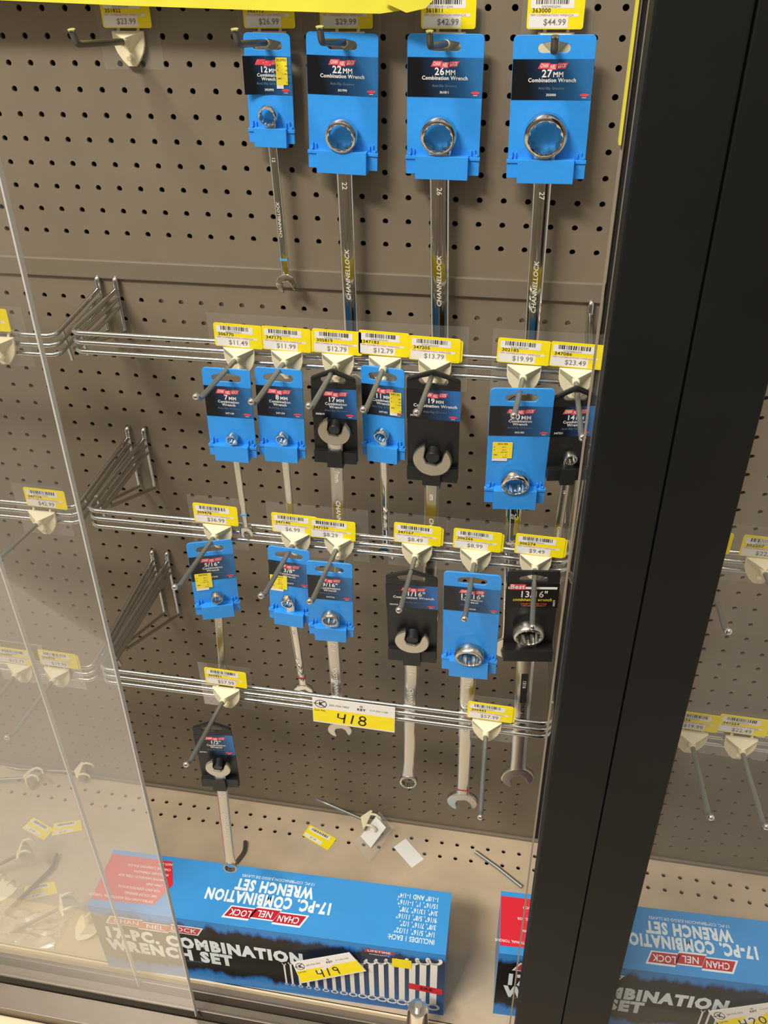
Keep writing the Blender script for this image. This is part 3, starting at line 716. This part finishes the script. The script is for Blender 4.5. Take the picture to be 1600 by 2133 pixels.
        onlab(quads_mb([[(w2-.25+.17*math.cos(a*.4488), l1+.17+.055*math.sin(a*.4488)) for a in range(14)]]), -.06).build('seal', 'logo', h)
        onlab(rects([(w2-.33, l1+.07, w2-.17, l1+.09)]), -.062).build('seal_underline', 'white', h)
    if 'stk' in d:
        a0, b0, a1, b1 = d['stk']; y = -.075
        st = push(plate([rrect(a0, b1+.16, a1, b0, .03)], -.004, .004), y).build('price_sticker', 'yellowstk', t); st['label'] = 'small yellow price sticker'
        push(rects([(a0, b1+.02, a1-.18, b1+.17)]), y-.0).build('white_foot', 'white', st)
        hh_ = b0-b1
        push(text_mb([(d['code'], (a0+a1)/2, b0-.09, .13, 'C', .014, 1)]+[(s_, a0+.05+xx, b0-hh_*q, .09, 'L', .006, 1) for s_, q, xx in (('P', .26, 0), ('4011', .26, .32), ('R', .4, 0), ('3611', .4, .32), ('1 .PR.TN', .52, .2), ('EMC', .66, 0), ('A', .66, .45), ('CLA', .78, .35))]), y-.006).build('sticker_print', 'ink', st)
    # the wrench
    ex, ez = d['en']; L_ = math.hypot(ex-hx, ez-hz); phi = math.atan2(ex-hx, -(ez-hz))
    R = d['R']; er = d['er']; w0, w1 = d['w']
    wr = MB(); fin = d['fin']
    boxup = kind != 'black' or d.get('box')
    sy = -.16
    if boxup:
        dp = .22+.46*R; hy = -.14-dp/2
        box_head(wr, R*1.06, dp, 0, hy, math.radians(11), .75)
        th = .1+.18*w0
        shaft(wr, -R*.8, -L_+er*.55, w0, w1, th, sy-.02, sy, round_=(fin == 'chrome'))
        open_head(wr, er, th*1.15, -L_+er*.15, math.radians(15), -1, sy)
    else:
        th = .14+.1*w0
        open_head(wr, R, th*1.3, 0, math.radians(-12), 1, -.36)
        shaft(wr, -R*.62, -L_+er*.8, w0, w1, th, -.36, sy)
        box_head(wr, er, th*1.5, -L_, sy-.04, math.radians(-6), .74)
    wo = wr.build('wrench', 'satin' if (fin == 'satin') else 'chrome', t, smooth=32, loc=(hx, 0, hz), rot=(0, -phi, 0))
    # stamped lettering runs down the handle
    mk = d.get('mark', d['tx'].replace('MM', '').replace('"', ''))
    zt_ = -H_-hz-.45; ys = sy-th/2-.006
    if kind == 'best':
        push(plate([rrect(-.15, zt_-2.6, .15, zt_-.6, .04)], -.006, .006), ys).build('dark_insert', 'slot', wo)
        push(text_mb([('13/16', 0, zt_-1.3, .22, 'C', .01, 1, 0, -math.pi/2)]), ys-.012).build('stamped_size', 'white', wo)
        push(text_mb([('DROP FORGED', 0, zt_-3.5, .26, 'C', .02, .9, 0, -math.pi/2)]), ys-.008).build('stamped_words', 'slot', wo)
    else:
        q = min(.3, w0*.5)
        if L_ > 5.5: push(text_mb([('CHANNELLOCK', 0, zt_-(3.9 if kind == 'blue' and W_ > 2.5 else 2.6), q*.9, 'C', .015, 1.1, .2, math.pi/2 if kind == 'blue' else -math.pi/2)]), ys-.004).build('stamped_words', 'white' if fin == 'satin' else 'pale', wo)
        items = [(mk, 0, zt_-.15, q, 'C', .01, 1, 0, -math.pi/2)]
        push(text_mb(items), ys-.004).build('stamped_size', 'white' if fin == 'satin' else 'pale', wo)
    if 'band' in d:
        bm_, q = d['band']; zb_ = (zt_+q+.05) if q > 0 else (-L_+er*.15-er*q*1.0 + er*.35 if False else -L_ - q + er*.5)
        bw = (w0 if q > 0 else w1)*1.02/2
        o = MB().box((-bw, sy-th/2-.012, zb_-.04), (bw, sy+th/2+.012, zb_+.04)).build('colour_band', bm_, wo)
        o['label'] = 'thin painted colour band'
    return t
for k_, d_ in C.items(): carded(k_, d_)
# a second wrench handle hanging behind the rightmost card
wr = MB(); box_head(wr, .24, .3, 0, 0, 0, .74); shaft(wr, -.2, -6.6, .34, .3, .16, 0, 0); open_head(wr, .38, .18, -6.8, .26, -1, 0)
o = wr.build('bare_wrench', 'satin', smooth=32, loc=(25.15,-5.9,-14.9), rot=(0, .02, 0))
tag(o, 'thin satin wrench hanging behind the rightmost black card, by the post', 'wrench')

# ------------------------------------------------------------------ lot signs
def hand(ch, x, z, s):
    """handwritten digit as strokes"""
    D_ = {'4': [[(.05,.95),(0,.5),(.3,.42),(.55,.5)], [(.58,.95),(.5,.4),(.45,-.05)]],
          '1': [[(.3,.95),(.2,.45),(.12,0)]],
          '8': [arc(.3,.72,.22,.22,60,420)+[], arc(.26,.24,.26,.25,90,450)],
          '9': [arc(.28,.7,.22,.2,20,370), [(.5,.72),(.42,.3),(.4,0)]],
          '2': [arc(.28,.7,.24,.22,160,-40)+[(.05,.05),(.6,.08)]],
          '0': [arc(.3,.45,.27,.42,80,440)]}
    b = MB()
    for l in D_[ch]:
        q = stroke([(x+a*s, z+c*s) for a, c in l], .13*s); b.add(q.v, q.f)
    return b
def lot_sign(label, number, corners, cat='sign', group=None):
    """corners TL, TR, BR, BL as 3-D points; everything is laid out in a 3.9 x 1.65 sheet and mapped onto them"""
    TL, TR, BRc, BL = [Vector(c) for c in corners]; ctr = (TL+TR+BRc+BL)/4
    nrm = (TR-TL).cross(BL-TL).normalized()*-1
    if nrm.y > 0: nrm = -nrm
    def mp(p):
        u, v = p.x/3.9, p.z/1.65
        q = (BL*(1-u)+BRc*u)*(1-v) + (TL*(1-u)+TR*u)*v
        return q - ctr - nrm*p.y
    t = thing('lot_sign', label, cat, ctr, group=group)
    n = 6
    def sheet(x0, z0, x1, z1, y, name, m_):
        b = MB()
        for k in range(n):
            a, c = x0+(x1-x0)*k/n, x0+(x1-x0)*(k+1)/n; b.add([(a,y,z0),(c,y,z0),(c,y,z1),(a,y,z1)], [(0,1,2,3)])
        b.xf(mp).build(name, m_, t)
    MB().box((0,.0,0), (3.9,.03,1.65)).xf(mp).build('paper', 'white', t)
    sheet(.02, .08, 3.88, .95, -.006, 'yellow_band', 'yellow')
    b = MB(); x = 1.2
    for ch in number:
        q = hand(ch, x, .2, .62); b.add(q.v, q.f); x += .56 if ch != '1' else .44
    push(b, -.014).xf(mp).build('handwritten_number', 'ink', t)
    push(text_mb([('Lot No.', .1, .84, .15, 'L', .012, 1.1), ('K', .42, 1.28, .34, 'C', .03), ('KEY', 2.32, 1.22, .2, 'C', .03, 1.1), ('O', 2.32, 1.42, .17, 'C', .03)]
                 ), -.014).xf(mp).build('printed_words', 'ink', t)
    rg = MB(); q = stroke(arc(.4,1.28,.27,.24,0,360,20), .035); rg.add(q.v, q.f)
    for l in ([(.05,1.28),(.35,1.28)], [(.32,1.28),(.62,1.48)], [(.32,1.28),(.62,1.08)]): q = stroke(l, .04); rg.add(q.v, q.f)
    push(rg, -.012).xf(mp).build('ring_emblem', 'ink', t)
    push(text_mb([('260-724-7402', .78, 1.26, .17, 'L', .002, 1, .15), ('317-353-1100', 2.72, 1.26, .15, 'L', .002, 1, .15)]), -.012).xf(mp).build('phone_numbers', 'grey_ink', t)
    return t
lot_sign('white and yellow paper lot sign numbered 418 on the lowest crossbar', '418',
         [(13.96,-9.5,-27.4),(17.9,-9.5,-27.42),(17.86,-9.5,-29.1),(13.92,-9.5,-29.03)])

# ------------------------------------------------------------------ boxed wrench sets
def boxed_set(label, x, yf, z0, yaw, Wd=19.85, Dp=3.6, Hh=6.15, number=None, sticker=None, lotlab=None):
    t = thing('boxed_wrench_set', label, 'box', (x, yf, z0), (0, 0, math.radians(yaw)))
    MB().box((.02,.02,0), (Wd-.02,Dp,Hh-.02)).build('carton', 'boxblue', t, bevel=.03)
    def onf(mb, y=-.01): return push(mb, y)
    f = MB().box((0,0,0), (Wd,.02,Hh)).build('front_panel', 'boxfront', t)
    tp = MB().box((0,0,Hh-.02), (Wd,Dp,Hh+.002)).build('top_panel', 'boxblue', t)
    # front print
    P, tx = logo_parts(3.65, 5.0, 5.2, .62)
    Q, _ = logo_parts(3.65, 5.0, 5.4, .8)
    onf(quads_mb(Q), -.006).build('logo_border', 'whitebox', f)
    onf(quads_mb(P), -.012).build('logo_plate', 'logo_dark', f)
    onf(text_mb(tx), -.018).build('logo_lettering', 'whitebox', f)
    onf(text_mb([fit('17-PC. COMBINATION', .5, 3.72, 1.4, 'L', .065, 11.4), fit('WRENCH SET', .5, 2.5, 1.4, 'L', .065, 7.5)]), -.014).build('title_lettering', 'whitebox', f)
    onf(text_mb([('17-PC. COMBINACION JUEGO DE LLAVES', .7, 1.95, .26, 'L', .006, 1.1)]), -.014).build('small_lettering', 'dimtext', f)
    b = MB()
    for k in range(17):
        u = k/16; xc = 10.9+8.35*(u**1.12); L_ = 2.1+2.6*u; wd = .1+.28*u; zb = .95 - .2*u; zt = zb+L_
        b.add([(xc-wd*.5,0,zb+wd*.6),(xc+wd*.5,0,zb+wd*.6),(xc+wd*.5,0,zt-wd*.7),(xc-wd*.5,0,zt-wd*.7)], [(0,1,2,3)])
        q = stroke(arc(xc, zb, wd*.85, wd*.72, 0, 360, 14), wd*.42); b.add(q.v, q.f)
        q = stroke(arc(xc, zt, wd*.95, wd*.85, 140, 400, 12), wd*.5); b.add(q.v, q.f)
    onf(b, -.012).build('wrench_picture', 'white', f)
    onf(quads_mb([[(15.5,5.45),(17.05,5.45),(17.12,5.75),(15.57,5.75)]]), -.012).build('lifetime_plate', 'logo_dark', f)
    onf(text_mb([('LIFETIME', 16.3, 5.6, .26, 'C', .02, 1.2), ('WARRANTY', 16.3, 5.3, .16, 'C', .01, 1.2)]), -.018).build('lifetime_lettering', 'whitebox', f)
    onf(quads_mb([[(17.9,2.35),(19.75,2.15),(19.75,2.75),(17.9,2.95)]]), -.016).build('red_flash', 'boxred', f)
    onf(text_mb([('SAE', 18.85, 2.55, .34, 'C', .03, 1.2, 0, -.1)]), -.022).build('flash_lettering', 'ink', f)
    # the top print is turned half way round: it reads from behind the box
    top_ = lambda mb, dz=.008: mb.xf(lambda p: Vector((Wd-p.x, -p.z, Hh+dz)))
    # heights below are negative: distance from the front edge, measured backwards
    P, tx = logo_parts(Wd-9.9, -.85, 4.2, .58); Q, _ = logo_parts(Wd-9.9, -.85, 4.4, .76)
    top_(quads_mb(Q), .006).build('logo_border', 'whitebox', tp)
    top_(quads_mb(P), .010).build('logo_plate', 'logo_dark', tp)
    top_(text_mb(tx), .014).build('logo_lettering', 'whitebox', tp)
    top_(text_mb([fit('17-PC. COMBINATION', Wd-13.45, -1.72, .92, 'L', .05, 7.1), fit('WRENCH SET', Wd-12.2, -2.5, .92, 'L', .05, 4.5)])).build('title_lettering', 'whitebox', tp)
    top_(text_mb([fit('17-PC. COMBINACION JUEGO DE LLAVES', Wd-12.2, -3.03, .24, 'L', .01, 4.2)])).build('small_lettering', 'whitebox', tp)
    top_(text_mb([(s, Wd-19.2, -.62-.41*i, .4, 'L', .02, .7) for i, s in enumerate(('INCLUDES 1 EACH:', '1/4", 5/16", 11/32"', '3/8", 7/16", 1/2",', '9/16", 5/8", 11/16"', '3/4", 13/16", 7/8",', '15/16", 1", 1-1/16",', '1-1/8" AND 1-1/4"'))])).build('contents_lettering', 'whitebox', tp)
    top_(quads_mb([[(Wd-.02,-.42),(Wd-.02,-3.3),(Wd-3.7,-3.3),(Wd-4.25,-1.9),(Wd-3.6,-.55)]]), .006).build('red_panel', 'boxred', tp)
    top_(text_mb([(s, Wd-3.5+dx, -.72-.34*i, .2, 'L', .014, .95) for i, (s, dx) in enumerate((('EXTRA LONG FOR ADDITIONAL TORQUE', 0), ('SAE COLOR BANDED', -.1), ('FOR EASY IDENTIFICATION', -.15), ('OPEN END', -.2), ('CHROME VANADIUM STEEL FOR', -.3), ('INCREASED STRENGTH', -.3), ('CHROME CARRYING POUCH', -.3), ('ANTI SLIP', -.3)))]), .012).build('red_panel_lettering', 'white', tp)
    if sticker:
        o = push(plate([rrect(17.0,4.4,18.05,5.2,.04)], -.008, .004), -.03).build('price_sticker', 'yellow', f); o['label'] = 'small yellow and white price sticker'
        push(rects([(17.02,4.42,18.02,4.72)]), -.042).build
    return t
boxed_set('long blue and black boxed 17 piece wrench set on the deck, left of the post', 1.12, -12.93, -48.46, 1.7, sticker=1)
boxed_set('blue boxed wrench set half hidden behind the black post', 23.7, -11.75, -48.46, 2.6)
lot_sign('tilted lot sign numbered 419 stuck on the front of the blue box', '419',
         [(12.64,-12.95,-44.5),(15.85,-12.72,-42.95),(16.75,-12.8,-44.35),(13.1,-13.1,-46.2)])
lot_sign('lot sign numbered 420 on the right box, cut by the picture corner', '420',
         [(34.75,-11.5,-44.95),(37.9,-11.3,-43.3),(38.7,-11.4,-44.7),(36.0,-11.65,-46.6)])
o = thing('lock_knob', 'chrome lock barrel standing in the door track below the blue box', 'lock', (19.7,-14.0,-48.5))
MB().tube([(0,0,0),(.05,.1,3.3),(.06,.1,3.5)], .62, 24, .5).build('barrel', 'chrome', o, smooth=40)
MB().tube([(.06,.1,3.45),(.07,.1,3.8)], .2, 14).build('cylinder', 'satin', o, smooth=40)

# ------------------------------------------------------------------ yellow tape across the top
vs = []; fs = []; P = [(-14,.6),(-6,.52),(1.15,.39),(6,.2),(11.6,.03),(14.5,-.04),(16.2,-.06),(16.9,.02),(17.3,.2),(17.5,.55)]
n = len(P)
for dy in (0, .03):
    for i, (x, z) in enumerate(P): vs.append((x, -1.5+dy-.12*math.sin(i*1.3), z))
    for i, (x, z) in enumerate(P): vs.append((x+.15, -1.35+dy-.08*math.sin(i*1.3), 2.9))
for i in range(n-1):
    fs += [(i,i+1,n+i+1,n+i), (2*n+i,3*n+i,3*n+i+1,2*n+i+1), (i,2*n+i,2*n+i+1,i+1), (n+i,n+i+1,3*n+i+1,3*n+i)]
fs += [(0,n,3*n,2*n), (n-1,3*n-1,4*n-1,2*n-1)]
tp_ = thing('caution_tape', 'wide yellow tape strung across the top of the case', 'tape', (0,-1.5,.5))
MB().add(vs, fs).build('tape_band', 'tape', tp_, smooth=40, loc=(0,1.5,-.5))
q = plate([[(16.4,.3),(17.2,-.02),(17.9,.12),(18.3,.5),(18.4,1.2),(17,1.5)]], -1.75, -1.71); q.build('folded_end', 'tape', tp_, loc=(0,1.5,-.5))

# ------------------------------------------------------------------ litter on the deck
Z = -48.46
def flat_tag(label, corners, flap=None, y=.03, white=False, name='loose_price_tag'):
    """corners TL, TR, BR, BL on the deck (x, y); flap: clear holder under it"""
    P = [Vector((a, b_, Z+y)) for a, b_ in corners]; c = sum(P, Vector())/4
    t = thing(name, label, 'price tag' if not white else 'paper tag', c)
    TL, TR, BRc, BL = P
    def mp(p):
        u, v = p.x/2.0, p.z; q = (BL*(1-u)+BRc*u)*(1-v) + (TL*(1-u)+TR*u)*v
        return q - c + Vector((0, 0, -p.y))
    MB().box((0,0,0), (2,.02,1)).xf(mp).build('card', 'white' if white else 'yellow', t)
    if not white:
        push(rects([(.12,.6,1.65,.9), (.08,.06,1.4,.32)]), -.006).xf(mp).build('white_field', 'white', t)
        rnd = random.Random(3); x = .3; bars = []
        while x < 1.45: w_ = rnd.choice((.02,.04,.06)); bars.append((x,.7,x+w_,.88)); x += w_+rnd.choice((.03,.05))
        push(rects(bars), -.01).xf(mp).build('barcode', 'ink', t)
        push(text_mb([('$7.49', .5, .18, .2, 'L', .01)]), -.01).xf(mp).build('price', 'grey_ink', t)
    if flap:
        F = [Vector((a, b_, Z+.012)) - c for a, b_ in flap]
        MB().add([tuple(f) for f in F], [(0,1,2,3)]).build('clear_holder', 'flag', t)
    return t
flat_tag('yellow price tag in a clear sleeve lying mid deck', [(10.44, -1.37), (12.48, -2.14), (12.12, -3.11), (10.16, -2.28)], [(10.3,-.7),(13.0,-1.6),(11.97,-4.7),(9.24,-3.54)])
flat_tag('blank white tag lying on the deck below the jaw wrench', [(17.05,-1.35),(18.48,-2.69),(17.8,-3.45),(16.37,-2.14)], [(17.3,-.4),(19.4,-2.4),(17.9,-4.2),(15.9,-2.3)], white=True, name='loose_blank_tag')
flat_tag('left loose price tag behind the clear doors on the deck', [(-8.54, -4.0), (-6.69, -4.67), (-6.91, -5.59), (-8.87, -4.96)], [(-9.5,-4.6),(-6.2,-4.2),(-6.6,-7.6),(-10.5,-7.2)])
flat_tag('loose price tag overlapping its neighbour behind the clear doors', [(-6.9, -4.27), (-5.21, -3.67), (-4.69, -4.44), (-6.55, -5.22)], [(-7.2,-3.6),(-3.8,-3.0),(-4.0,-6.2),(-7.4,-6.6)], y=.06)
flat_tag('loose price tag near the front left of the deck', [(-6.45, -8.97), (-4.75, -8.33), (-4.14, -9.05), (-6.02, -9.98)], [(-7.0,-8.0),(-3.6,-7.0),(-3.6,-11.0),(-6.8,-11.6)])
def fallen_hook(label, loc, rot, wire, s=1.0, flap=False, backing=False):
    t = thing('fallen_hook', label, 'display hook', loc, rot)
    b = MB()
    sh = [(-.67,.36),(-.67,-.05),(-.5,-.5),(-.12,-.95),(.12,-.95),(.5,-.5),(.67,-.05),(.67,.36)]
    b.prism(sh[::-1], .02, .16)
    b.add([(-.67,.02,.36),(.67,.02,.36),(0,-.42,.16),(0,.02,-.62),(-.62,.02,-.02),(.62,.02,-.02)], [(0,1,2),(0,2,3,4),(1,5,3,2),(0,4,3,5,1)])
    for q in (-.42, .42): b.tube(round_path([(q,.1,.28),(q,.45,.55),(q,.85,.4),(q,.9,.05)], .15), .085, 7)
    b.build('mount_plate', 'cream', t, smooth=35, bevel=.02)
    MB().tube(round_path([(0,0,0)]+wire, .3), .105, 10).build('wire_arm', 'rod', t, smooth=50)
    if backing:
        lw_ = (Matrix.Translation(t.location) @ t.rotation_euler.to_matrix().to_4x4()).inverted()
        for nm_, mm_, q in (('blank_tag_back', 'white', backing[0]), ('clear_holder', 'flag', backing[1])):
            o = MB().add([*q, *[(a, b2, c-.03) for a, b2, c in q]], [(0,1,2,3),(7,6,5,4),(0,4,5,1),(1,5,6,2),(2,6,7,3),(3,7,4,0)]).build(nm_, mm_, t)
            o.matrix_parent_inverse = lw_
    # settle it so that its lowest point rests on the deck
    rm = t.rotation_euler.to_matrix()
    low = min((rm @ v.co).z for c in t.children if not c.name.startswith(('blank', 'clear')) for v in c.data.vertices)
    t.location.z = (Z+.01)*U - low
    if backing:
        inv = (Matrix.Translation(t.location) @ rm.to_4x4()).inverted()
        for c in t.children:
            if c.name.startswith(('blank', 'clear')): c.matrix_parent_inverse = inv
    return t
BK = ([(14.9,-2.5,-48.35),(14.05,-1.75,-48.35),(14.95,-.75,-47.35),(15.75,-1.5,-47.35)], [(15.0,-3.6,-48.37),(13.7,-2.3,-48.37),(15.1,-.45,-47.2),(16.3,-1.5,-47.2)])
fallen_hook('fallen cream hook with white tag back lying by the rear rim', (14.3,-1.1,Z+.75), (math.radians(-14), math.radians(8), math.radians(-103)), [(.1,-3.0,-.1),(.0,-3.6,-.4)], backing=BK)
fallen_hook('fallen cream hook lying along the rear rim at left', (-6.6,-.5,Z+.8), (0, math.radians(10), math.radians(-85)), [(-.1,-4.8,-.4),(-.1,-5.5,-.2)])
fallen_hook('second fallen cream hook near the rear rim, far left', (-10.0,-1.6,Z+.75), (0, math.radians(-15), math.radians(-80)), [(.0,-4.6,-.3),(0,-5.2,0)])
fallen_hook('fallen hook beside the loose tags in the litter at left', (-6.4,-8.2,Z+.7), (math.radians(30), 0, math.radians(-75)), [(0,-4.5,0),(0,-5,.2)])
fallen_hook('fallen hook plate down near the front left corner', (-6.2,-10.6,Z+.5), (math.radians(80), 0, math.radians(160)), [(.2,-1.6,-3.2),(.2,-1.4,-3.9)])
fallen_hook('fallen hook with prongs up beside the left end of the blue box', (-2.2,-10.9,Z+.5), (math.radians(40), math.radians(20), math.radians(-60)), [(0,-3.6,.6),(0,-4.1,.7)])
fallen_hook('fallen hook standing askew against the left end of the blue box', (-.9,-11.3,Z+.8), (math.radians(-50), math.radians(25), math.radians(-20)), [(0,-.9,2.6),(0,-1.2,3.1)])
o = MB().tube(round_path([(6.55,-3.5,Z+.2),(6.75,-4.2,Z+.15),(6.4,-5.2,Z+.12),(5.9,-6.1,Z+.12)], .4), .13, 10).build('bent_wire', 'rod_dark', smooth=50)
tag(o, 'short bent dark wire lying behind the blue box', 'wire')
o = MB().tube([(21.75,-1.69,Z+.2),(23.3,-2.6,Z+.16),(24.9,-3.7,Z+.14)], .125, 10).build('loose_hook_wire', 'rod', smooth=50)
tag(o, 'straight grey hook wire lying near the post end of the deck', 'wire')
o = MB().tube(round_path([(-5.4,-6.6,Z+.3),(-5.2,-7.6,Z+.3),(-6.6,-11.0,Z+.2)], .4), .12, 10).build('loose_hook_wire', 'rod_dark', smooth=50)
tag(o, 'dark hook wire crossing the litter at lower left', 'wire')
# crumpled clear film
b = MB(); n = 22; rnd = random.Random(5); g = {}
for i in range(n+1):
    for j in range(9):
        g[i, j] = len(b.v); b.v.append((-12+i*.43+rnd.uniform(-.1,.1), -12.7+j*.28+rnd.uniform(-.08,.08), Z+.08+rnd.uniform(0,.42)*(1 if 0 < j < 8 else .3)))
for i in range(n):
    for j in range(8): b.f += [(g[i,j], g[i+1,j], g[i+1,j+1]), (g[i,j], g[i+1,j+1], g[i,j+1])]
o = b.build('plastic_film', 'bag'); tag(o, 'crumpled clear plastic film lying at the front left of the deck', 'plastic film')

# ------------------------------------------------------------------ store around the case (behind the camera)
tag(MB().box((-120,-160,-66), (170,60,-65)).build('floor', 'floor'), kind='structure')
tag(MB().box((-120,-112,-65), (170,-108,15)).build('wall_front', 'aisle'), kind='structure')  # unseen shelving opposite, added to give the chrome contrast
